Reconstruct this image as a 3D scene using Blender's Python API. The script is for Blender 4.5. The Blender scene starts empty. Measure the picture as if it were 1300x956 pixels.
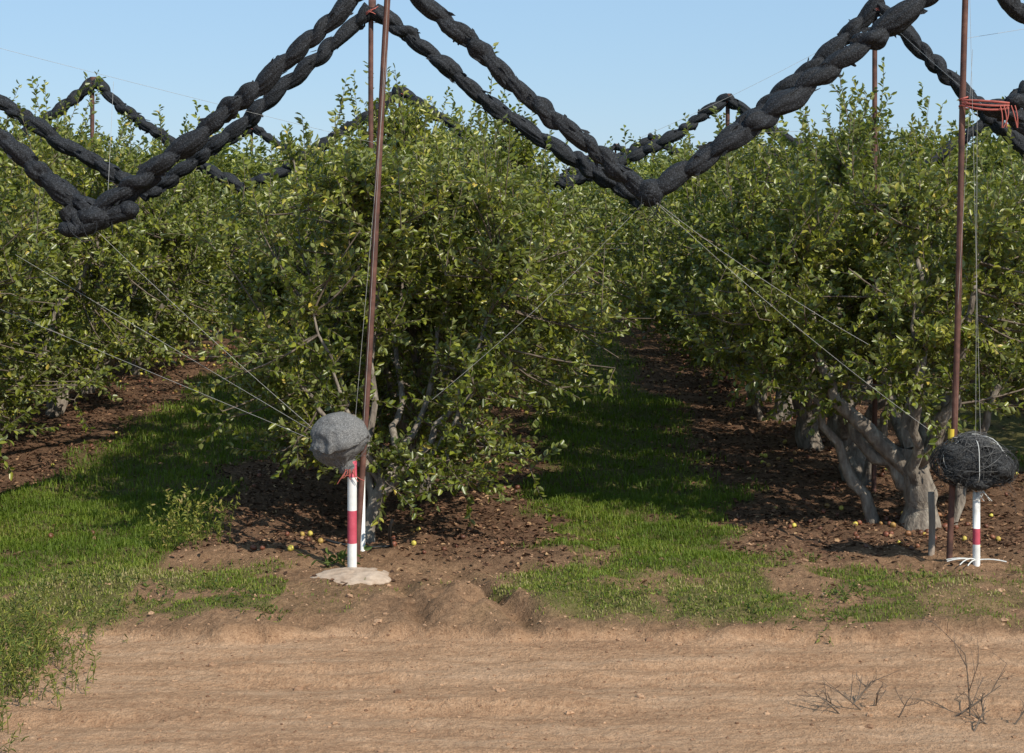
import bpy, math, numpy as np
from mathutils import Vector
rng=np.random.default_rng(7)
scene=bpy.context.scene
C=scene.collection

# ------------------------------------------------------------ noise
def _h(i,j,k,s):
    n=(i*73856093)^(j*19349663)^(k*83492791)^(s*2654435)
    n=(n^(n>>13))&0x7fffffff
    n=(n*(n*n%7919*15731+789221)+1376312589)&0x7fffffff
    return n/0x7fffffff
def vnoise(x,y,z=0.0,s=0):
    x=np.asarray(x,float);y=np.asarray(y,float);z=np.zeros_like(x)+z
    i=np.floor(x).astype(np.int64);j=np.floor(y).astype(np.int64);k=np.floor(z).astype(np.int64)
    u=x-i;v=y-j;w=z-k
    u=u*u*(3-2*u);v=v*v*(3-2*v);w=w*w*(3-2*w)
    r=0
    for a in (0,1):
        for b in (0,1):
            for c in (0,1):
                r=r+_h(i+a,j+b,k+c,s)*(u if a else 1-u)*(v if b else 1-v)*(w if c else 1-w)
    return r
def fbm(x,y,z=0.0,o=4,s=0):
    r=0;a=.5;t=0;f=1
    for q in range(o):
        r=r+a*vnoise(np.asarray(x)*f,np.asarray(y)*f,np.asarray(z)*f,s+q);t+=a;a*=.5;f*=2.03
    return r/t
def sst(a,b,x):
    t=np.clip((x-a)/(b-a),0,1);return t*t*(3-2*t)
def nrm(v):
    return v/np.maximum(np.linalg.norm(v,axis=-1,keepdims=True),1e-9)

# ------------------------------------------------------------ mesh builder (quads)
class MB:
    def __init__(s): s.V=[];s.F=[];s.M=[];s.R=[];s.n=0
    def add(s,v,f,m=0,r=None):
        v=np.asarray(v,float);f=np.asarray(f,np.int64)
        s.V.append(v);s.F.append(f+s.n);s.n+=len(v)
        s.M.append(np.full(len(f),m,np.int32))
        if r is None: r=np.full(len(f),.5)
        s.R.append(np.broadcast_to(r,(len(f),)).astype(np.float32))
    def mesh(s,name,mats,smooth=True):
        V=np.concatenate(s.V);F=np.concatenate(s.F);M=np.concatenate(s.M);R=np.concatenate(s.R)
        me=bpy.data.meshes.new(name)
        me.vertices.add(len(V));me.vertices.foreach_set("co",V.astype(np.float32).ravel())
        me.loops.add(F.size);me.loops.foreach_set("vertex_index",F.astype(np.int32).ravel())
        me.polygons.add(len(F))
        me.polygons.foreach_set("loop_start",np.arange(0,F.size,4,dtype=np.int32))
        me.polygons.foreach_set("loop_total",np.full(len(F),4,np.int32))
        for m in mats: me.materials.append(m)
        me.polygons.foreach_set("material_index",M)
        me.polygons.foreach_set("use_smooth",np.full(len(F),smooth,bool))
        a=me.attributes.new("rnd","FLOAT","FACE");a.data.foreach_set("value",R)
        me.update(calc_edges=True)
        return me
    def obj(s,name,mats,smooth=True,parent=None,loc=None):
        o=bpy.data.objects.new(name,s.mesh(name,mats,smooth));C.objects.link(o)
        if parent: o.parent=parent
        if loc: o.location=loc
        return o
def tube(path,rad,sides=6,cap=False):
    P=np.asarray(path,float);n=len(P);rad=np.broadcast_to(rad,(n,))
    T=nrm(np.gradient(P,axis=0));m=np.abs(T.mean(0));ref=np.zeros(3);ref[int(np.argmin(m))]=1
    U=nrm(np.cross(T,ref));W=np.cross(T,U)
    a=np.linspace(0,2*np.pi,sides,endpoint=False)
    V=P[:,None]+rad[:,None,None]*(np.cos(a)[None,:,None]*U[:,None]+np.sin(a)[None,:,None]*W[:,None])
    i=np.arange(n-1)[:,None]*sides;j=np.arange(sides)[None];k=(j+1)%sides
    F=np.stack([i+j,i+k,i+sides+k,i+sides+j],-1).reshape(-1,4)
    V=V.reshape(-1,3)
    if cap:
        for e,o in ((0,P[0]),(n-1,P[-1])):
            c=len(V);V=np.vstack([V,o])
            b=e*sides
            q=[[b+x,b+(x+1)%sides,b+(x+2)%sides,c] for x in range(0,sides,2)]
            F=np.vstack([F,np.array(q)])
    return V,F

# ------------------------------------------------------------ materials
def newmat(name):
    m=bpy.data.materials.new(name);m.use_nodes=True
    nt=m.node_tree;nt.nodes.clear()
    out=nt.nodes.new("ShaderNodeOutputMaterial");b=nt.nodes.new("ShaderNodeBsdfPrincipled")
    nt.links.new(b.outputs[0],out.inputs[0])
    return m,nt,b,out
def N(nt,t,**k):
    n=nt.nodes.new(t)
    for a,v in k.items(): setattr(n,a,v)
    return n
def ramp(nt,src,stops):
    r=N(nt,"ShaderNodeValToRGB");e=r.color_ramp.elements
    while len(e)<len(stops): e.new(.5)
    for x,(p,c) in zip(e,stops): x.position=p;x.color=(*c,1)
    nt.links.new(src,r.inputs[0]);return r.outputs[0]
def noise(nt,scale,detail=4,rough=.6,vec=None,mapscale=None,space="Object"):
    tc=N(nt,"ShaderNodeTexCoord");s=tc.outputs[space]
    if mapscale:
        mp=N(nt,"ShaderNodeMapping");mp.inputs["Scale"].default_value=mapscale
        nt.links.new(s,mp.inputs[0]);s=mp.outputs[0]
    n=N(nt,"ShaderNodeTexNoise");n.inputs["Scale"].default_value=scale
    n.inputs["Detail"].default_value=detail;n.inputs["Roughness"].default_value=rough
    nt.links.new(s,n.inputs["Vector"]);return n.outputs[0]
def mixc(nt,f,a,b,mode="MIX"):
    m=N(nt,"ShaderNodeMix",data_type="RGBA",blend_type=mode)
    for i,v in ((0,f),(6,a),(7,b)):
        if hasattr(v,"links"): nt.links.new(v,m.inputs[i])
        elif i==0: m.inputs[0].default_value=v
        else: m.inputs[i].default_value=(*v,1)
    return m.outputs[2]
def bump(nt,b,h,st,dist):
    n=N(nt,"ShaderNodeBump");n.inputs["Strength"].default_value=st;n.inputs["Distance"].default_value=dist
    nt.links.new(h,n.inputs["Height"]);nt.links.new(n.outputs[0],b.inputs["Normal"])
def attr(nt,name):
    a=N(nt,"ShaderNodeAttribute");a.attribute_name=name;return a.outputs["Fac"]
def simple(name,stops,scale=8,rough=.8,bs=.4,bd=.01,detail=4,metal=0,mapscale=None,spec=.5):
    m,nt,b,o=newmat(name);n=noise(nt,scale,detail,mapscale=mapscale)
    nt.links.new(ramp(nt,n,stops),b.inputs["Base Color"]);b.inputs["Roughness"].default_value=rough
    b.inputs["Metallic"].default_value=metal;b.inputs["Specular IOR Level"].default_value=spec
    bump(nt,b,n,bs,bd);return m
def leafmat(name,stops,trans=.35,rough=.42,tcol=(.16,.22,.03),spec=.5,under=None):
    m,nt,b,out=newmat(name);a=attr(nt,"rnd")
    oi=N(nt,"ShaderNodeObjectInfo")
    col=ramp(nt,a,stops)
    hs=N(nt,"ShaderNodeHueSaturation")
    mr=N(nt,"ShaderNodeMapRange");mr.inputs[3].default_value=.85;mr.inputs[4].default_value=1.2
    nt.links.new(oi.outputs["Random"],mr.inputs[0]);nt.links.new(mr.outputs[0],hs.inputs["Value"])
    nt.links.new(col,hs.inputs["Color"]);col=hs.outputs[0]
    if under:
        g=N(nt,"ShaderNodeNewGeometry");col=mixc(nt,g.outputs["Backfacing"],col,mixc(nt,.5,col,under))
    nt.links.new(col,b.inputs["Base Color"]);b.inputs["Roughness"].default_value=rough
    b.inputs["Specular IOR Level"].default_value=spec
    t=N(nt,"ShaderNodeBsdfTranslucent");nt.links.new(mixc(nt,.5,col,tcol),t.inputs[0])
    mx=N(nt,"ShaderNodeMixShader");mx.inputs[0].default_value=trans
    nt.links.new(b.outputs[0],mx.inputs[1]);nt.links.new(t.outputs[0],mx.inputs[2]);nt.links.new(mx.outputs[0],out.inputs[0])
    return m
M_leaf=leafmat("apple_leaf",[(0,(.050,.072,.008)),(.45,(.130,.158,.015)),(.85,(.245,.260,.030)),(.96,(.36,.33,.055)),(1,(.50,.38,.07))],trans=.28,rough=.36,tcol=(.34,.36,.03),spec=.55,under=(.23,.25,.11))
M_bark=simple("bark",[(.3,(.09,.07,.055)),(.55,(.24,.20,.16)),(.8,(.44,.40,.33))],16,.9,1.0,.035,mapscale=(1,1,.35))
M_twig=simple("twig_bark",[(.3,(.08,.058,.04)),(.7,(.20,.155,.115))],20,.8)
M_grass=leafmat("grass_blade",[(0,(.075,.115,.012)),(.5,(.15,.215,.022)),(.8,(.27,.28,.05)),(1,(.46,.38,.18))],trans=.4,rough=.55,tcol=(.28,.38,.03),spec=.3)
M_weed=leafmat("weed_leaf",[(0,(.06,.10,.02)),(.6,(.14,.18,.04)),(.9,(.30,.30,.05)),(1,(.40,.30,.12))],trans=.35,rough=.6,spec=.3)
M_litter=leafmat("leaf_litter",[(0,(.04,.022,.014)),(.5,(.125,.064,.038)),(.85,(.24,.130,.075)),(1,(.44,.28,.15))],trans=.05,rough=.8,tcol=(.1,.06,.03),spec=.2)
M_rust=simple("rusty_steel",[(.3,(.05,.022,.016)),(.55,(.12,.05,.035)),(.8,(.20,.10,.07))],9,.7,.5,.004)
M_net=simple("black_net",[(.34,(.003,.0035,.0045)),(.52,(.012,.0135,.017)),(.68,(.055,.060,.070))],85,.75,.9,.008,spec=.35)
M_netg=simple("weathered_net",[(.32,(.085,.082,.080)),(.5,(.15,.146,.142)),(.68,(.27,.262,.255))],120,.95,.35,.003,spec=.1)
M_netd=simple("dark_net",[(.3,(.016,.016,.017)),(.5,(.045,.045,.046)),(.75,(.13,.13,.128))],110,.9,.8,.006,spec=.1)
M_white=simple("white_paint",[(.2,(.62,.60,.56)),(.6,(.80,.78,.75))],12,.6,.1,.002)
M_red=simple("red_paint",[(.25,(.42,.045,.075)),(.7,(.57,.09,.13))],12,.6,.1,.002)
M_yel=simple("yellow_paint",[(.25,(.6,.42,.03)),(.7,(.7,.5,.05))],12,.6,.1,.002)
M_conc=simple("concrete",[(.25,(.28,.19,.13)),(.7,(.54,.42,.32))],9,.9,.9,.02)
M_wire=simple("wire",[(.2,(.28,.27,.25)),(.8,(.5,.48,.45))],5,.5)
M_rope=simple("white_rope",[(.2,(.5,.5,.48)),(.8,(.75,.74,.7))],20,.8)
M_cloth=simple("red_cloth",[(.2,(.30,.06,.05)),(.8,(.55,.17,.13))],10,.9)
M_wood=simple("old_wood",[(.2,(.14,.10,.075)),(.8,(.34,.27,.21))],10,.9,mapscale=(3,3,.4))
M_dead=simple("dead_wood",[(.2,(.07,.05,.035)),(.8,(.19,.14,.10))],10,.9)
M_hose=simple("black_hose",[(.2,(.012,.012,.012)),(.8,(.03,.03,.03))],10,.5)
m,nt,b,o=newmat("apple_skin")
nt.links.new(ramp(nt,attr(nt,"rnd"),[(0,(.10,.04,.022)),(.45,(.22,.075,.04)),(.62,(.30,.14,.06)),(.76,(.48,.34,.07)),(1,(.68,.60,.10))]),b.inputs["Base Color"]);b.inputs["Roughness"].default_value=.5
M_apple=m
m,nt,b,o=newmat("soil_clod")
nt.links.new(ramp(nt,attr(nt,"rnd"),[(0,(.17,.088,.048)),(1,(.46,.28,.165))]),b.inputs["Base Color"]);b.inputs["Roughness"].default_value=.95
M_clod=m
# ground
m,nt,b,o=newmat("ground_soil");M_ground=m
fine=noise(nt,22,5,.75);med=noise(nt,2.3,4,.6);streak=noise(nt,3.2,6,.75,mapscale=(.28,1.5,1));grit=noise(nt,90,2,.6)
road=mixc(nt,.5,ramp(nt,streak,[(.32,(.31,.165,.090)),(.48,(.50,.295,.170)),(.66,(.68,.455,.295))]),ramp(nt,fine,[(.33,(.26,.138,.075)),(.68,(.65,.41,.25))]))
verge=mixc(nt,.5,ramp(nt,med,[(.3,(.18,.100,.056)),(.7,(.42,.25,.145))]),ramp(nt,fine,[(.33,(.10,.058,.032)),(.68,(.45,.275,.16))]))
orch=mixc(nt,.5,ramp(nt,med,[(.3,(.11,.060,.036)),(.7,(.28,.165,.102))]),ramp(nt,fine,[(.35,(.055,.030,.018)),(.7,(.33,.195,.12))]))
gr=mixc(nt,.5,ramp(nt,med,[(.3,(.08,.085,.024)),(.7,(.17,.165,.05))]),ramp(nt,fine,[(.3,(.06,.058,.02)),(.7,(.26,.20,.095))]))
c=mixc(nt,attr(nt,"orch"),verge,orch);c=mixc(nt,attr(nt,"road"),c,road);c=mixc(nt,attr(nt,"grass"),c,gr)
c=mixc(nt,.5,c,ramp(nt,grit,[(.36,(.45,.42,.4)),(.5,(1,1,1))]),"MULTIPLY")
nt.links.new(c,b.inputs["Base Color"]);b.inputs["Roughness"].default_value=.95;b.inputs["Specular IOR Level"].default_value=.1
bump(nt,b,fine,1.0,.045)

# ------------------------------------------------------------ layout (metres, camera at origin looking +Y)
ROW=5.05;R0=-1.30        # tree rows at R0+k*ROW
def masks(X,Y):
    n1=fbm(X*.9,Y*.9,0,4,3);n2=fbm(X*2.7,Y*2.7,0,3,9)
    edge=12.30+.45*(n1-.5)+.40*(n2-.5)
    ph=(X-(R0+ROW/2))/ROW;k=np.round(ph);c=(ph-k)*ROW
    c=np.where(k==-1,c+.15,c)
    hw=np.where(k==-1,1.05,.95)+(n1-.5)*1.2+(n2-.5)*.8
    g=1-sst(hw-.25,hw+.15,np.abs(c))
    g=g*sst(12.3,12.8,Y+(n1-.5)*1.1)*(.25+.75*sst(.26,.46,n2+.16*sst(13.5,16,Y)))
    vp=sst(.44,.56,fbm(X*1.3+5,Y*2.6,0,3,21))*sst(12.3,12.6,Y)*(1-sst(13.7,14.4,Y))
    g=np.maximum(g,vp*np.where((X<-1.75)|(X>1.2),.9,.12)*np.where(X>3.0,.45,1))
    road=1-sst(edge-.06,edge+.06,Y)
    orch=sst(13.9,15.0,Y+(n1-.5)*1.6)
    return np.clip(g,0,1)*(1-road),road,orch,edge
def height(X,Y):
    g,road,orch,edge=masks(X,Y)
    n=fbm(X*1.5,Y*1.5,0,4,40)-.5;f=fbm(X*7,Y*7,0,3,50)-.5
    z=.14*n*(1-road)+.08*f*(1-road)
    lip=.085*sst(edge-.08,edge+.06,Y)+.06*sst(edge,edge+.7,Y)
    rt=fbm(X*.3,Y*1.2,0,2,62)-.5;br=sst(.35,.6,fbm(X*.7,Y*1.5,0,2,66))
    rut=.04*(fbm(X*.8,Y*5,0,4,61)-.5)+.045*(fbm(X*4,Y*7,0,3,63)-.5)
    for c0,wd in ((8.3,.14),(9.3,.16),(9.62,.10),(10.5,.12),(11.25,.17),(11.6,.09)):
        rut=rut-br*.030*np.exp(-((Y-c0-.45*rt-.02*X)/wd)**2)+br*.020*np.exp(-((Y-c0-.45*rt-.02*X-wd*1.6)/(wd*.6))**2)
    z=z+lip-.145+rut*road
    z=z+.10*np.exp(-((X+.35)/.5)**2-((Y-12.9)/.35)**2)*(.6+f*2)-.12*np.exp(-((X+.1+(Y-13)*.35)/.10)**2)*sst(12.2,12.6,Y)*(1-sst(13.6,14.4,Y))
    z=z-.06*np.exp(-((X+.75+(Y-13)*.2)/.07)**2)*sst(12.2,12.6,Y)*(1-sst(13.4,14.0,Y))
    z=z+.08*np.exp(-((X-.25)/.28)**2-((Y-12.75)/.25)**2)+.06*np.exp(-((X+1.6)/.5)**2-((Y-12.7)/.2)**2)
    return z*(1-sst(60,90,Y))
def axis(a,lo,hi,step,far,grow=1.13):
    v=list(np.arange(lo,hi,step));s=step;x=hi
    while x<far: v.append(x);s*=grow;x+=s
    v.append(far);s=step;x=lo-step;L=[]
    while x>a: L.append(x);s*=grow;x-=s
    L.append(a);return np.array(L[::-1]+v)
xs=axis(-6000,-6,6,.032,6000);ys=axis(-400,8.8,15,.028,9000,1.06)
X,Y=np.meshgrid(xs,ys);Z=height(X,Y);nx,ny=len(xs),len(ys)
g,road,orch,edge=masks(X,Y)
mb=MB();i=np.arange(ny-1)[:,None]*nx;j=np.arange(nx-1)[None]
mb.add(np.stack([X,Y,Z],-1).reshape(-1,3),np.stack([i+j,i+j+1,i+nx+j+1,i+nx+j],-1).reshape(-1,4))
go=mb.obj("ground",[M_ground])
for nme,val in (("grass",g),("road",road),("orch",orch)):
    a=go.data.attributes.new(nme,"FLOAT","POINT");a.data.foreach_set("value",val.astype(np.float32).ravel())
def gz(x,y): return float(height(np.array([x]),np.array([y]))[0])

# ------------------------------------------------------------ leaves
def leaves(mb,P,D,L,W,mat,up=.7,rn=None,curl=.15):
    n=len(P);D=nrm(D);Nn=nrm(rng.normal(size=(n,3))*.75+np.array([0,0,up]))
    S=nrm(np.cross(D,Nn));Nn=np.cross(S,D);L=L[:,None];W=W[:,None]
    v=np.stack([P,P+D*L*.32+S*W*.5+Nn*W*.18,P+D*L*.72+S*W*.38+Nn*W*.12,P+D*L-Nn*L*curl,
                P+D*L*.72-S*W*.38+Nn*W*.12,P+D*L*.32-S*W*.5+Nn*W*.18],1).reshape(-1,3)
    b=np.arange(n)[:,None]*6
    f=np.stack([b+np.array([[0,1,2,3]]),b+np.array([[0,3,4,5]])],1).reshape(-1,4)
    if rn is None: rn=rng.random(n)
    mb.add(v,f,mat,np.repeat(rn,2))
def bez(a,b,c,n):
    t=np.linspace(0,1,n)[:,None];return (1-t)**2*a+2*t*(1-t)*b+t*t*c
def make_tree(name,seed,H=3.55,W=1.95,ymin=-9,cx=0,cy=0,ncl=185,trunk=(.25,.1),tr=.085,zlow=.85,dens=1.0,ls=1.0,low=False,upn=90,extra=()):
    global rng
    rng=np.random.default_rng(seed);mb=MB()
    tt=np.array([trunk[0],trunk[1],rng.uniform(.55,.75)])
    tp=bez(np.array([0,0,-.15]),np.array([0,0,.35]),tt,7)+rng.normal(size=(7,3))*.02
    mb.add(*tube(tp,np.linspace(tr*1.3,tr*.9,7)*(1+.12*rng.normal(size=7)),9),1)
    for (ex,ey,er) in extra:   # leaning secondary stems from the base
        p=bez(np.array([ex*.35,ey,-.1]),np.array([ex*.6,ey,.5]),np.array([ex,ey,1.3]),9)+rng.normal(size=(9,3))*.025
        mb.add(*tube(p,np.linspace(er,er*.5,9)*(1+.1*rng.normal(size=9)),8),1)
    cen=np.array([cx,cy,0]);limbs=[];tips=[]
    nl=8;a0=rng.random()*6.28
    for q in range(nl):
        a=a0+q*6.283/nl+rng.normal()*.25
        rr=W*rng.uniform(.35,.72) if q<nl-1 else .2
        top=np.array([math.cos(a)*rr,max(math.sin(a)*rr,ymin+.3-cy),rng.uniform(1.7,H-.3) if q<nl-1 else H-.1])+cen
        st=tp[rng.integers(3,7)]
        md=st+(top-st)*np.array([.65,.65,.35])+rng.normal(size=3)*.14
        p=bez(st,md,top,13)+rng.normal(size=(13,3))*.03;p[0]=st
        mb.add(*tube(p,np.linspace(tr*rng.uniform(.45,.72),.010,13),7),1);limbs.append(p[2:])
        tips+= [p[12],p[10],p[8]]
    LP=np.concatenate(limbs)
    tries=6000;zz=zlow+rng.random(tries)**.9*(H-zlow);t=(zz-zlow)/(H-zlow)
    f=np.where(t>.4,1-((t-.4)/.80)**2,1-((.4-t)/.4)**2*.42);a=rng.random(tries)*6.283
    lob=.58+.80*fbm(np.cos(a)*1.5+seed,np.sin(a)*1.5,zz*1.1,2,seed)
    rr=W*f*lob*rng.random(tries)**.40
    cl=np.stack([np.cos(a)*rr,np.sin(a)*rr,zz],-1)+cen
    ok=(cl[:,1]>=ymin)&(fbm(cl[:,0]*1.7,cl[:,1]*1.7,cl[:,2]*1.7,2,seed+5)>.45)
    cl=np.concatenate([np.array(tips),cl[ok][:ncl]])
    LPs=[];LD=[]
    def shoot(s,d,ln,sp,r0=.005):
        n=5;d=d/np.linalg.norm(d)
        e=s+d*ln+np.array([0,0,rng.uniform(-.08,.10)*ln]);m=s+d*ln*.5+rng.normal(size=3)*.06*ln
        if not low: mb.add(*tube(bez(s,m,e,n),np.linspace(r0,.002,n),3),2)
        k=max(3,int(ln/sp));t=np.linspace(.06,1,k)[:,None]
        q=(1-t)**2*s+2*t*(1-t)*m+t*t*e
        sd=rng.normal(size=(k,3));LPs.append(q);LD.append(nrm(sd-(sd@d)[:,None]*d)*1.0+d*.75+np.array([0,0,-.08]))
    for p in cl:
        q=LP[int(np.argmin(((LP-p)**2).sum(1)+rng.random(len(LP))*.15))]
        md=(p+q)/2+np.array([0,0,-.08])+rng.normal(size=3)*.07
        b=bez(q,md,p,6)
        mb.add(*tube(b,np.linspace(.012,.005,6),4),2)
        out=(p-cen)*np.array([1,1,0]);out=out/(np.linalg.norm(out)+.3)
        for s in range(int(8*dens)):
            d=rng.normal(size=3)*.7+out*.45+np.array([0,0,.75 if p[2]>1.4 else .1])
            shoot(b[rng.integers(1,6)],d,rng.uniform(.18,.50),.022*ls)
    for s in range(upn):
        p=cl[rng.integers(len(cl))]
        if p[2]<H*.55: continue
        shoot(p,np.array([rng.normal()*.28,rng.normal()*.28,1.]),rng.uniform(.4,1.10),.030*ls,.006)
    P=np.concatenate(LPs);D=np.concatenate(LD);n=len(P)
    tone=fbm(P[:,0]*1.5+seed,P[:,1]*1.5,P[:,2]*1.5,2,77)
    rn=np.clip(rng.random(n)*.80+(tone-.5)*.9+.10,0,.95);rn[rng.random(n)<.010]=1
    leaves(mb,P,D,rng.uniform(.052,.090,n)*ls,rng.uniform(.028,.045,n)*ls,0,.5,rn)
    me=mb.mesh(name,[M_leaf,M_bark,M_twig]);print(name,n,"leaves");return me
variants=[make_tree("apple_tree_%d"%q,100+q,H=3.35+.15*(q%3),W=2.25+.12*(q%2),ncl=190,zlow=.60,tr=.10) for q in range(5)]
highs=[make_tree("high_apple_tree_%d"%q,180+q,H=3.45+.1*q,W=2.25,ncl=180,zlow=1.0,tr=.12,extra=((-.7,.1,.06),)) for q in range(2)]
lows=[make_tree("far_apple_tree_%d"%q,150+q,H=3.45+.12*(q%3),W=2.3+.1*(q%2),ncl=135,zlow=.62,dens=.65,ls=1.65,low=True,upn=60) for q in range(3)]
t_c=make_tree("front_apple_tree_a",301,H=3.50,W=2.2,ymin=-.70,cx=.25,cy=.75,ncl=195,trunk=(.18,.05),tr=.07,zlow=.62)
t_r=make_tree("front_apple_tree_b",302,H=3.0,W=2.15,ymin=-.95,cx=-.1,cy=.4,ncl=170,trunk=(-.12,.05),tr=.135,zlow=1.08,extra=((-1.0,.25,.07),(.75,.2,.06)))
rng=np.random.default_rng(11)
def put(me,x,y,rot=0,sc=1,name="apple_tree",parent=None):
    o=bpy.data.objects.new(name,me);C.objects.link(o);o.location=(x,y,gz(x,y)-.02 if y<60 else -.1);o.rotation_euler=(0,0,rot);o.scale=(sc,sc,sc*rng.uniform(.9,1.09))
    if parent: o.parent=parent
    return o
put(t_c,-1.28,15.1);put(t_r,3.72,15.7)
far=bpy.data.objects.new("distant_orchard",None);C.objects.link(far)
for k in range(-7,8):
    x=R0+k*ROW
    y=15.2 if k not in(0,1) else (17.5 if k==0 else 18.4)
    if k==-1: y=15.8
    if k==2: y=17.5
    while y<95:
        if abs(x)<y*.33+6:
            me=variants[rng.integers(5)] if y<28 else lows[rng.integers(3)]
            if k==1 and y<28: me=highs[rng.integers(2)]
            sc=rng.uniform(.92,1.07)
            dx=.35 if (k==0 and 17<y<23) else 0
            put(me,x+rng.normal()*.15+dx,y,rng.random()*6.28,sc,parent=far if y>45 else None,name="apple_tree" if y<=45 else "tree")
        y+=rng.uniform(2.3,2.9)*(1 if y<50 else 1.4)

# ------------------------------------------------------------ grass
def blades(n,x0,x1,y0,y1,hmin,hmax,wd,seed):
    r=np.random.default_rng(seed)
    x=r.uniform(x0,x1,n);y=r.uniform(y0,y1,n)
    g,_,_,_=masks(x,y);k=r.random(n)<np.clip(g*1.1-.08,0,1);x=x[k];y=y[k];n=len(x)
    z=height(x,y);h=r.uniform(hmin,hmax,n)*(.45+1.0*fbm(x*3,y*3,0,2,90))*(.5+.5*sst(12.8,15,y));a=r.random(n)*6.28
    dr=np.stack([np.cos(a),np.sin(a),0*a],-1);sd=np.stack([-np.sin(a),np.cos(a),0*a],-1)*wd
    ln=r.uniform(.2,.9,n)[:,None];B=np.stack([x,y,z-.005],-1);h=h[:,None]
    up=np.array([0,0,1.])
    m=B+up*h*.6+dr*h*ln*.3;t=B+up*h*(1-.35*ln)+dr*h*ln
    v=np.stack([B-sd,B+sd,m+sd*.8,m-sd*.8,t+sd*.15,t-sd*.15],1).reshape(-1,3)
    b=np.arange(n)[:,None]*6
    f=np.stack([b+np.array([[0,1,2,3]]),b+np.array([[3,2,4,5]])],1).reshape(-1,4)
    dry=1-sst(13.0,15.2,y)
    rn=np.clip(r.random(n)*.6+dry*.36+(fbm(x*1.5,y*1.5,0,2,33)-.5)*.8,0,1)
    mb=MB();mb.add(v,f,0,np.repeat(rn,2));return mb
G=blades(165000,-6.2,4.2,12.2,17.5,.03,.08,.0035,1)
for (a) in ((60000,-8,4,17.5,26,.04,.10,.006,2),(40000,-12,12,26,45,.05,.12,.012,3),(20000,5,9,12.4,20,.04,.1,.005,4),(20000,-12,-6.2,12.4,20,.04,.1,.005,5)):
    g2=blades(*a);G.add(g2.V[0],g2.F[0],0,g2.R[0])
G.obj("grass",[M_grass])

# ------------------------------------------------------------ litter, apples, clods
r=np.random.default_rng(5)
def scatter(n,x0,x1,y0,y1,fn):
    x=r.uniform(x0,x1,n);y=y0+(y1-y0)*r.random(n)**1.3
    k=r.random(n)<fn(x,y);return x[k],y[k]
x,y=scatter(110000,-9,9,13.4,34,lambda x,y:(1-.93*masks(x,y)[0])*(.10+.9*masks(x,y)[2])*(.3+.9*fbm(x*2,y*2,0,2,71)))
n=len(x);z=height(x,y)+r.uniform(.002,.02,n);a=r.random(n)*6.28
mb=MB();rng=r
leaves(mb,np.stack([x,y,z],-1),np.stack([np.cos(a),np.sin(a),r.normal(size=n)*.25],-1),r.uniform(.03,.07,n),r.uniform(.015,.036,n),0,2.0)
mb.obj("fallen_leaves",[M_litter])
def sphere(nu,nv):
    th=np.linspace(.001,np.pi-.001,nv);ph=np.linspace(0,2*np.pi,nu,endpoint=False)
    T,Pp=np.meshgrid(th,ph,indexing="ij");V=np.stack([np.sin(T)*np.cos(Pp),np.sin(T)*np.sin(Pp),np.cos(T)],-1).reshape(-1,3)
    i=np.arange(nv-1)[:,None]*nu;j=np.arange(nu)[None];k=(j+1)%nu
    return V,np.stack([i+j,i+nu+j,i+nu+k,i+k],-1).reshape(-1,4)
sv,sf=sphere(8,6)
def rowdist(x): 
    ph=(x-R0)/ROW;return np.abs(ph-np.round(ph))*ROW
x,y=scatter(6000,-9,9,14.2,36,lambda x,y:np.exp(-(rowdist(x)/1.4)**2)*sst(.34,.6,fbm(x*1.2,y*1.2,0,2,8))*(1-.9*masks(x,y)[0])*sst(14.1,15.6,y))
mb=MB();za=height(x,y)
av=sv.copy();rr_=np.hypot(av[:,0],av[:,1]);av[:,2]=av[:,2]*.86-.25*np.exp(-(rr_/.35)**2)*np.sign(av[:,2])
for xx,yy,z0 in zip(x,y,za):
    s=r.uniform(.019,.031);q=r.normal(size=(3,3));q,_=np.linalg.qr(q)
    mb.add(av@q*s+np.array([xx,yy,z0+s*.65]),sf,0,r.random()**1.2)
mb.obj("fallen_apples",[M_apple]);print("apples",len(x))
sv2,sf2=sphere(6,5)
x,y=scatter(12000,-6,6,8.6,15.5,lambda x,y:np.where(y<12.2,.35,.85)*(1-.8*masks(x,y)[0]))
mb=MB();zz=height(x,y)
for xx,yy,z0 in zip(x,y,zz):
    s=r.uniform(.003,.011)*(1+1.6*(r.random()<.03));v=sv2*(1+.3*r.normal(size=(len(sv2),1)).clip(-1,1))*np.array([1.2,1,.7])
    mb.add(v*s+np.array([xx,yy,z0+s*.2]),sf2,0,r.random())
mb.obj("soil_clods",[M_clod],smooth=False)

# ------------------------------------------------------------ weeds / plants
def plant(name,x,y,n,h,spread,lw,seed,mat=M_weed,lean=.35,lf=.05,lo=0,hi=1,den=1):
    global rng
    rng=np.random.default_rng(seed);mb=MB();Ps=[];Ds=[]
    for q in range(n):
        bx=rng.normal()*spread*.5;by=rng.normal()*spread*.4;hh=h*rng.uniform(.5,1.1)
        s=np.array([bx,by,gz(x+bx,y+by)-.01]);e=s+np.array([rng.normal()*lean*hh,rng.normal()*lean*hh,hh])
        m_=s+np.array([0,0,hh*.6]);mb.add(*tube(bez(s,m_,e,6),np.linspace(.003,.001,6),3),0,.7)
        k=max(2,int(hh/.022*den));t=rng.uniform(.1,1,k)[:,None];Ps.append((1-t)**2*s+2*t*(1-t)*m_+t*t*e);Ds.append(rng.normal(size=(k,3))+np.array([0,0,.4]))
    P=np.concatenate(Ps);D=np.concatenate(Ds);k=len(P)
    leaves(mb,P,D,rng.uniform(.6,1.3,k)*lf,rng.uniform(.6,1.2,k)*lw,0,.6,rng.uniform(lo,hi,k))
    return mb.obj(name,[mat],loc=(x,y,0))
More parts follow.
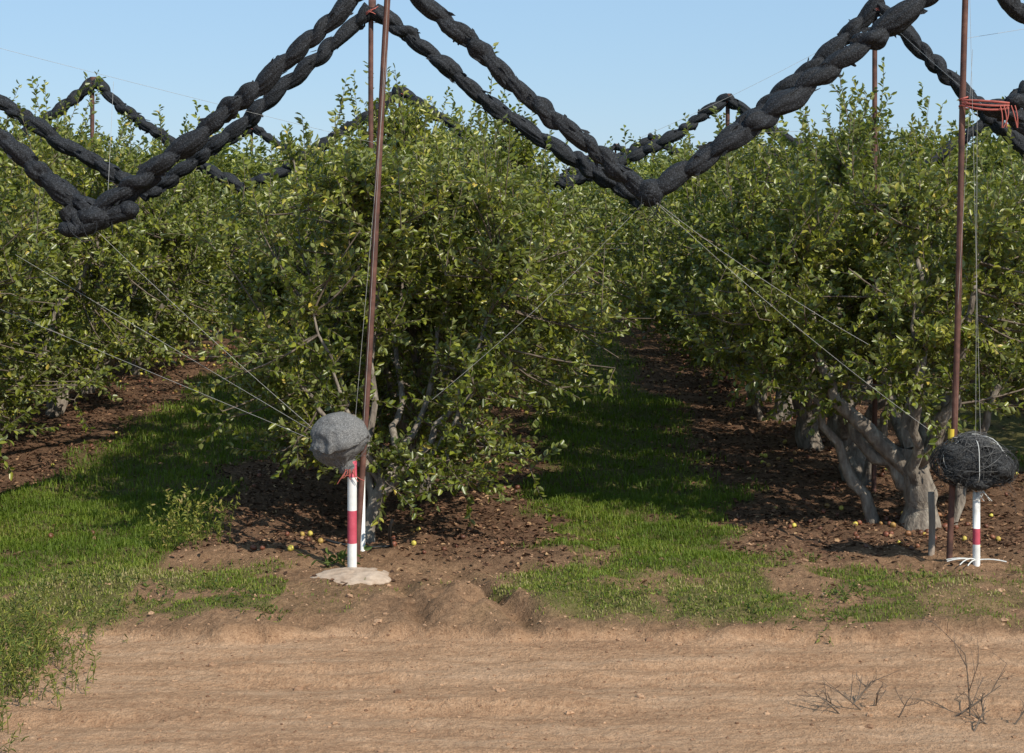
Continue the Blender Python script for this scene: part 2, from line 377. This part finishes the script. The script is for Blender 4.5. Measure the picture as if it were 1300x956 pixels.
for q,(x,y,h,nn,sp) in enumerate([(-3.35,11.5,.42,80,.45),(-3.25,10.9,.36,80,.4),(-3.6,12.3,.38,60,.6),(-3.2,11.9,.16,40,.3),(-3.3,10.2,.30,60,.35),(-3.1,9.6,.2,40,.3)]):
    plant("roadside_weed",x,y,nn,h,sp,.009,50+q,lf=.045,hi=.99,lo=.2,lean=.5,den=1.3)
plant("yellowing_shrub",-2.72,14.7,34,.50,.35,.018,60,lean=.35,lf=.045,lo=.6,hi=1)
plant("weed",-1.42,14.2,16,.10,.25,.03,61,lean=.9,lf=.07,hi=.5)
for q,(x,y,n_,s_) in enumerate([(2.5,13.0,60,.3),(2.35,14.4,36,.3),(-2.3,13.2,50,.4),(-3.2,13.3,80,.6),(1.6,12.8,50,.5),(1.0,13.0,40,.4),(-2.0,12.7,40,.3),(-2.8,12.75,50,.5),(.55,12.9,26,.3),(-1.75,12.5,20,.2),(2.3,12.5,30,.3),(3.2,13.6,30,.3)]):
    plant("weed",x,y,n_,.07,s_,.014,62+q,lean=1.0,lf=.04,hi=.8)

# ------------------------------------------------------------ net structure
def pole(name,base,top,rad=.028,mat=M_rust):
    mb=MB();b=np.array(base,float);t=np.array(top,float);s=np.linspace(0,1,16)[:,None]
    p=b+(t-b)*s;p[:,0]+=.012*np.sin(s[:,0]*5)
    mb.add(*tube(p,rad,12,True),0)
    mb.add(*tube(np.array([t-[0,0,.06],t+[0,0,.02]]),rad*1.5,12,True),0)
    return mb.obj(name,[mat])
def roll(mb,A,B,R,seed,sag=.08,step=.27):
    g=np.random.default_rng(seed);A=np.array(A,float);B=np.array(B,float);Ln=np.linalg.norm(B-A)
    n=int(Ln/.010);t=np.linspace(0,1,n);s=t*Ln
    P=A+(B-A)*t[:,None];P[:,2]-=sag*4*t*(1-t)
    P+= np.stack([fbm(s*1.2,s*0+seed,0,2,1)-.5,fbm(s*1.2,s*0+seed,5,2,2)-.5,fbm(s*2.2,s*0+seed,9,3,3)-.5],-1)*.08
    cuts=[-.1]
    while cuts[-1]<Ln+.5: cuts.append(cuts[-1]+step*g.uniform(.55,1.45))
    cuts=np.array(cuts);fat=g.uniform(.7,1.25,len(cuts))
    sides=40;th=np.linspace(0,2*np.pi,sides,endpoint=False)
    S,T=np.meshgrid(s,th,indexing="ij")
    wb=fbm(np.cos(T)*1.2,S*4,np.sin(T)*1.2+seed,2,14)-.5
    ss=S+.075*np.cos(T+S*1.5+seed)+.06*wb
    ix=np.clip(np.searchsorted(cuts,ss)-1,0,len(cuts)-2);u=np.clip((ss-cuts[ix])/(cuts[ix+1]-cuts[ix]),0,1)
    rad=R*(.58+.46*np.sin(np.pi*u)**.75*fat[ix])
    wv=fbm(S*3,np.cos(T)+seed,np.sin(T),2,8)*9
    rad*=1+.06*np.sin(T*4+S*7+ix*2.1)+.05*np.sin(T*9-S*8+wv)+.035*np.sin(T*15+S*9-wv)+.13*(fbm(np.cos(T)*2+ix*3,S*12,np.sin(T)*2,3,5)-.5)
    Tt=nrm(np.gradient(P,axis=0));U=nrm(np.cross(Tt,np.array([0,1.,0])));W=np.cross(Tt,U)
    V=P[:,None]+rad[...,None]*(np.cos(T)[...,None]*U[:,None]+np.sin(T)[...,None]*W[:,None])
    i=np.arange(n-1)[:,None]*sides;j=np.arange(sides)[None];k=(j+1)%sides
    mb.add(V.reshape(-1,3),np.stack([i+j,i+k,i+sides+k,i+sides+j],-1).reshape(-1,4),0)
    for q in range(int(Ln*22)):
        q0=g.integers(4,n-4);a=g.random()*6.28;d=np.cos(a)*U[q0]+np.sin(a)*W[q0];c=P[q0]+d*R*.8
        e=c+d*R*g.uniform(.15,.5)+Tt[q0]*g.uniform(-.08,.08);w=Tt[q0]*g.uniform(.008,.045)
        mb.add([c-w,c+w,e+w*.5,e-w*.4],[[0,1,2,3]],0)
def lump(mb,c,r,seed,mat=0,nu=72,nv=48,fold=.05,low=.3):
    V,F=sphere(nu,nv);c=np.array(c,float);r=np.array(r,float)
    n1=fbm(V[:,0]*1.3+seed,V[:,1]*1.3,V[:,2]*1.3,2,seed);w=fbm(V[:,0]*1.6+4,V[:,1]*1.6+seed,V[:,2]*1.6,2,seed+3)
    ph=np.arctan2(V[:,1],V[:,0])
    c1=np.abs(((w*3)%1)-.5)*2
    d=1+low*(n1-.5)-fold*np.exp(-(c1/.14)**2)*1.2+fold*.6*np.sin(ph*11+w*12)*(.5-.5*V[:,2])**1.3+fold*.25*np.sin(ph*23-w*9)*(.5-.5*V[:,2])
    mb.add(V*d[:,None]*r+c,F,mat)
def wire(mb,A,B,rad=.0022,sag=0.0,mat=0,n=14):
    A=np.array(A,float);B=np.array(B,float);t=np.linspace(0,1,n);P=A+(B-A)*t[:,None];P[:,2]-=sag*4*t*(1-t);mb.add(*tube(P,rad,4),mat)

frames=[ # depth, radius, {k: top x,z}, {k: valley x,z}
 (14.2,.078,{-1:(-5.75,4.95),0:(-.99,4.91),1:(3.74,4.95),2:(8.7,4.9)},{-1:(-3.42,2.88),0:(1.10,3.05),1:(6.1,3.0)}),
 (17.6,.082,{-1:(-6.5,4.9),0:(-1.42,4.93),1:(3.70,4.95),2:(8.8,4.9)},{-1:(-3.7,3.05),0:(1.3,2.95),1:(6.2,2.7)}),
 (28.0,.095,{-2:(-11.6,4.9),-1:(-6.77,4.87),0:(-1.79,4.73),1:(3.5,4.6),2:(8.3,4.8),3:(13.5,4.8)},{-2:(-9.2,3.3),-1:(-4.3,3.15),0:(.9,3.2),1:(6.0,3.1),2:(11,3.2)}),
]
for d in (44,60,78):
    frames.append((d,.11,{k:(-1.5+k*ROW+.3*math.sin(k*3+d),4.65+.15*math.sin(k*5+d)) for k in range(-4,5)},{k:(1.0+k*ROW,3.3) for k in range(-4,4)}))
sd=1
for fi,(d,R,tops,val) in enumerate(frames):
    for k,(tx,tz) in tops.items():
        bx=R0+k*ROW
        if fi==0: bx={0:-1.30,1:3.57}.get(k,bx)
        if fi>0: bx=tx-.03
        pole("net_support_pole",(bx,d,-.3),(tx,d,tz+.05),.026 if fi<2 else .035)
        mb=MB();n=0
        for vk in (k-1,k):
            if vk in val:
                vx,vz=val[vk];rr=R*(1.18 if (fi==0 and vk==0 and k==1) else 1)
                roll(mb,(tx,d-.05,tz),(vx,d-.05,vz),rr,sd,sag=.10 if fi<2 else .12);sd+=1;n+=1
        for q in range(3):
            a=np.linspace(0,6.28,14);p=np.stack([tx+np.cos(a)*R*.9,d-.05+np.sin(a)*R*.9,tz-.05-.03*q+.05*np.cos(a+q)],-1);mb.add(*tube(p,.004,4),1)
        if n: mb.obj("rolled_hail_net",[M_net,M_cloth])
mb=MB();lump(mb,(-3.42,14.15,2.84),(.17,.13,.11),3)
roll(mb,(-3.25,14.2,2.93),(-2.95,14.3,3.2),.07,77,0);roll(mb,(-3.60,14.12,2.74),(-3.10,14.14,2.90),.075,76,0);roll(mb,(-3.62,14.08,2.90),(-3.48,14.1,2.70),.07,75,0)
lump(mb,(-3.60,14.1,2.74),(.09,.08,.07),31);lump(mb,(-3.12,14.12,2.90),(.08,.08,.07),32)
for q in range(5):
    s=np.array([-3.6+.12*q,14.02,2.80]);mb.add(*tube(bez(s,s+[.01,-.02,-.10],s+[r.normal()*.06,0,-.10-.12*r.random()],6),.004,4),0)
mb.obj("bunched_net",[M_net,M_cloth])
mb=MB();lump(mb,(1.12,14.15,3.04),(.12,.11,.11),5)
for q in range(4):
    s=np.array([1.05+.05*q,14.05,3.0]);mb.add(*tube(bez(s,s+[.01,-.02,-.10],s+[r.normal()*.06,0,-.10-.15*r.random()],6),.004,4),0)
mb.obj("bunched_net",[M_net])
mb=MB();lump(mb,(3.98,14.15,3.72),(.14,.09,.08),6);lump(mb,(4.1,14.1,3.78),(.08,.08,.06),8)
roll(mb,(4.0,14.15,3.72),(4.7,14.2,3.30),.085,78,.02);roll(mb,(4.05,14.2,3.74),(4.9,14.6,4.1),.06,79,.02)
for q in range(3):
    p=bez(np.array([3.68,14.16,3.79-.02*q]),np.array([3.85,14.0,3.78-.05*q]),np.array([4.03,14.04,3.76-.02*q]),8);mb.add(*tube(p,.010,6),1)
a=np.linspace(0,12.5,30);mb.add(*tube(np.stack([3.70+np.cos(a)*.033,14.2+np.sin(a)*.033,3.72+a*.008],-1),.008,5),1)
for q in range(5):
    s=np.array([3.95+.03*q,14.02,3.74]);mb.add(*tube(bez(s,s+[.02,-.03,-.08],s+[r.normal()*.05,0,-.18],6),.005,4),1)
mb.obj("bunched_net",[M_net,M_cloth])

# ------------------------------------------------------------ marker posts with net balls
def post(x,y,h,rad,bands):
    e=bpy.data.objects.new("marker_post",None);C.objects.link(e);e.location=(x,y,gz(x,y))
    mb=MB()
    for a,b_,m_ in bands: mb.add(*tube(np.array([[0,0,a],[0,0,(a+b_)/2],[0,0,b_]]),rad,18,a==bands[-1][0]),m_)
    mb.obj("painted_pipe",[M_white,M_red],parent=e);return e
def strands(mb,c,r,n,seed,rad=.0022,mat=0,lift=1.0):
    g=np.random.default_rng(seed);c=np.array(c);r=np.array(r)
    for q in range(n):
        u=nrm(g.normal(size=3));v=nrm(np.cross(u,g.normal(size=3)));a0=g.random()*6.28;a=np.linspace(a0,a0+g.uniform(.6,2.6),14)
        P=np.cos(a)[:,None]*u+np.sin(a)[:,None]*v
        P=P*(lift*(.96+.10*g.random()+.07*np.sin(np.linspace(0,np.pi,14))*g.random()))[:,None]
        mb.add(*tube(P*r+c,rad,3),mat)
e=post(-1.29,13.98,.86,.038,[(-.1,.235,0),(.235,.50,1),(.50,.77,0),(.77,.90,1)])
# folded net bag: cap draped over a lower sack gathered to the pipe
mb=MB()
V,F=sphere(170,120);z=V[:,2];ph=np.arctan2(V[:,1],V[:,0]);w=fbm(V[:,0]*1.4+2,V[:,1]*1.4,z*1.4,2,91);n2=fbm(V[:,0]*3+5,V[:,1]*3,z*3,3,92)
hem=-.05-.55*np.maximum(0,-V[:,0]*.6)+.30*(w-.5)+.22*np.sin(ph*2.3+2.2)          # drooping lower edge of the cap
cap=sst(-.05,.03,z-hem)
gather=np.clip(.5-.5*z,0,1)
d=.90+.13*cap+.30*(w-.5)+.10*(n2-.5)+.030*np.sin(ph*8+w*9)*gather+.016*np.sin(ph*19-w*14+z*3)*gather+.022*np.sin(ph*6+z*5+w*16)*cap*(1-z)
prof=1-.30*np.clip(-z-.3,0,1)
lo_=np.clip(-z,0,1)
P=np.stack([V[:,0]*d*prof*.225-.085-.07*lo_*(1-lo_)*2,V[:,1]*d*prof*.19-.01,z*d*.235+1.055],-1)
mb.add(P,F,0)
lump(mb,(-.04,0,.86),(.07,.065,.08),14,0,60,40,.08)
strands(mb,(-.085,-.01,1.06),(.225,.195,.225),26,5,.0013)
mb.obj("net_ball",[M_netg],parent=e)
mb=MB()
for q in range(8):
    s=np.array([r.normal()*.035,-.06,.84]);p=bez(s,s+[r.normal()*.03,-.02,-.05],s+[r.normal()*.05,0,-.10*r.random()-.03],6);mb.add(*tube(p,.0035,4),0)
mb.obj("loose_threads",[M_cloth],parent=e)
mb=MB();mb.add(*tube(np.array([[0,0,-.1],[0,0,.62]]),.020,12,True),0);mb.obj("white_stake",[M_white],loc=(-1.27,14.75,0))
V,F=sphere(64,30);n3=fbm(V[:,0]*3+9,V[:,1]*3,0,3,4);V=V*np.array([.29,.27,.06]);V[:,:2]*=(.80+.5*n3)[:,None];V[:,2]*=.7+.6*fbm(V[:,0]*14,V[:,1]*14,0,3,6)
mb=MB();mb.add(V,F,0);mb.obj("concrete_footing",[M_conc],loc=(-1.25,13.75,gz(-1.25,13.75)-.01))
e=post(3.78,14.1,.58,.030,[(-.1,.16,0),(.16,.29,1),(.29,.58,0)])
mb=MB();lump(mb,(-.07,0,.82),(.24,.20,.17),21,0,150,100,.06,.5);lump(mb,(.15,-.05,.80),(.16,.17,.13),22,0,120,80,.06,.5);lump(mb,(-.19,-.03,.88),(.12,.13,.11),23,0,90,60,.06);lump(mb,(-.03,0,.98),(.14,.13,.08),24,0,90,60,.06);lump(mb,(0,-.05,.70),(.15,.14,.09),25,0,90,60,.06)
strands(mb,(-.09,-.01,.83),(.27,.21,.19),170,6,.0020,0);strands(mb,(.10,-.03,.80),(.22,.20,.16),120,8,.0020,0);strands(mb,(-.03,0,.92),(.19,.16,.16),90,9,.0018,1);strands(mb,(-.02,-.01,.82),(.31,.22,.20),60,7,.0015,1)
for q in range(130):
    a=r.random()*6.28;s=np.array([math.cos(a)*.27-.02,math.sin(a)*.2,.8+r.normal()*.09]);o_=np.array([math.cos(a),math.sin(a)*.6,r.normal()*.4])
    mb.add(*tube(bez(s,s+o_*.05,s+o_*.07+np.array([0,0,-.08*r.random()]),5),.0018,3),0)
mb.obj("net_ball",[M_netd,M_netg],parent=e)
mb=MB()
for q in range(3):
    a=np.linspace(0,6.3,40);p_=.4+q*1.1;w_=1+.06*np.sin(a*5+q*2);c_=np.stack([np.cos(a)*math.cos(p_)*.29*w_-.02,np.cos(a)*math.sin(p_)*.25*w_,.84+np.sin(a)*.205*w_],-1);mb.add(*tube(c_,.003,5),0)
for q in range(8):
    s=np.array([r.normal()*.03,-.05,.62]);mb.add(*tube(bez(s,s+[r.normal()*.05,-.03,-.03],s+[r.normal()*.07,0,-.10],6),.003,4),0)
for q in range(7):
    a=r.random()*6.28;p=np.array([[0,0,.03],[math.cos(a)*.12,math.sin(a)*.1,.10*r.random()],[math.cos(a)*.24,math.sin(a)*.2,.02]]);mb.add(*tube(bez(p[0],p[1],p[2],6),.006,4),0)
mb.obj("rope",[M_rope],parent=e)
mb=MB();mb.add(*tube(np.array([[0,0,-.1],[.01,0,.25],[0,0,.52]]),.028,8,True),0);mb.obj("wooden_stake",[M_wood],loc=(3.52,14.55,0))
mb=MB();mb.add(*tube(np.array([[3.601,14.2,.98],[3.604,14.2,1.10]]),.0295,12),0);mb.obj("yellow_pole_band",[M_yel])
mb=MB();mb.add(*tube(bez(np.array([-1.02,14.75,.02]),np.array([-1.05,14.5,.18]),np.array([-1.0,14.5,.30]),8),.014,8),0)
mb.add(*tube(bez(np.array([-1.6,14.9,.05]),np.array([-1.3,14.7,.0]),np.array([-1.02,14.75,.03]),8),.012,8),0);mb.obj("irrigation_hose",[M_hose])

# ------------------------------------------------------------ wires / strings
W=[((-1.5,13.95,1.0),(-5.7,15.3,2.5),0),((-1.5,13.95,1.05),(-4.3,15.0,2.5),0),((-1.45,13.97,1.0),(-3.42,14.15,2.75),.03),
 ((-1.27,13.98,1.15),(-1.02,14.17,4.2),0),((-1.2,13.98,1.1),(-1.0,14.15,4.9),.03),((-.65,14.1,1.35),(1.10,14.1,2.98),.05),
 ((3.76,14.05,1.0),(3.76,14.0,3.7),0),((3.80,14.05,1.05),(3.72,14.1,4.9),.02),((1.12,14.1,3.0),(2.9,14.1,1.8),.05),((1.12,14.1,3.0),(3.4,14.1,1.1),.06),
 ((-6.2,14.2,4.75),(-1.2,17.5,3.5),.02),((1.3,17.6,3.6),(3.7,17.6,4.8),.04),((2.4,17.6,3.65),(8,17.6,3.9),.02),((3.72,14.2,4.3),(8.7,17,5.3),.02),
 ((3.7,17.6,4.9),(3.9,14.3,3.75),.02),((3.75,14.1,4.2),(3.62,14.2,1.5),0),((-3.3,14.15,3.05),(-3.45,15,4.0),0)]
for a,b_,s in W:
    mb=MB();wire(mb,a,b_,.0015,s);mb.obj("guy_wire",[M_wire])

# ------------------------------------------------------------ dead twigs in front
def twigs(x,y,n,h,seed):
    g=np.random.default_rng(seed);mb=MB()
    def br(s,d,l,r_,dep):
        p=bez(s,s+d*l*.5+g.normal(size=3)*.04*l,s+d*l,6);mb.add(*tube(p,np.linspace(r_,r_*.5,6),5),0)
        if dep:
            for q in range(3): br(p[g.integers(2,6)],nrm(d+g.normal(size=3)*.7),l*g.uniform(.4,.7),r_*.55,dep-1)
    for q in range(n): br(np.array([g.normal()*.1,g.normal()*.08,-.02]),nrm(np.array([g.normal()*.8,g.normal()*.4,.8])),h*g.uniform(.6,1.1),.006,2)
    mb.obj("dead_twigs",[M_dead],loc=(x,y,gz(x,y)))
twigs(2.12,10.7,7,.25,3);twigs(2.75,10.6,2,.42,4);twigs(2.95,10.3,4,.20,9)

# ------------------------------------------------------------ distant hills
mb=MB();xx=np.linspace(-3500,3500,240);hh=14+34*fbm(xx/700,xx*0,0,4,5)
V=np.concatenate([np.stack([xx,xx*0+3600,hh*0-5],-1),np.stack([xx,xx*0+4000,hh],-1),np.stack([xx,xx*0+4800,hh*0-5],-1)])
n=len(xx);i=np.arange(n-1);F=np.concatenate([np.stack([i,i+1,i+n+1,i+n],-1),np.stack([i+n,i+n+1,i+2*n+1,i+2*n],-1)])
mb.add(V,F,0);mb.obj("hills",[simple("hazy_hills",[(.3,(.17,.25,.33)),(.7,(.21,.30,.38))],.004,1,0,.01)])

# ------------------------------------------------------------ light, sky, camera
el=math.radians(41);az=np.array([.68,-.733]);sv_=np.array([az[0]*math.cos(el),az[1]*math.cos(el),math.sin(el)])
L=bpy.data.lights.new("sun","SUN");L.energy=5.0;L.angle=math.radians(.5);L.color=(1,.94,.82)
lo=bpy.data.objects.new("sun",L);C.objects.link(lo);lo.rotation_euler=Vector(sv_).to_track_quat("Z","Y").to_euler()
w=bpy.data.worlds.new("World");scene.world=w;w.use_nodes=True;nt=w.node_tree;nt.nodes.clear()
st=nt.nodes.new("ShaderNodeTexSky");st.sky_type="NISHITA";st.sun_disc=False;st.sun_elevation=el
st.sun_rotation=math.atan2(sv_[0],sv_[1]);st.air_density=1.0;st.dust_density=.1;st.ozone_density=2.5
bg=nt.nodes.new("ShaderNodeBackground");bg.inputs[1].default_value=.11
wo=nt.nodes.new("ShaderNodeOutputWorld")
tint=mixc(nt,1.0,st.outputs[0],(.96,.98,1.12),"MULTIPLY")
tint=mixc(nt,.68,tint,(.39/.11,.62/.11,.85/.11))
nt.links.new(tint,bg.inputs[0]);nt.links.new(bg.outputs[0],wo.inputs[0])
cam=bpy.data.cameras.new("camera");cam.lens=60.9;cam.sensor_width=36;cam.shift_y=-.1754;cam.clip_end=12000
co=bpy.data.objects.new("camera",cam);C.objects.link(co);co.location=(0,0,3);co.rotation_euler=(math.radians(90),0,0);scene.camera=co
scene.view_settings.view_transform="Standard";scene.view_settings.look="None";scene.view_settings.exposure=0
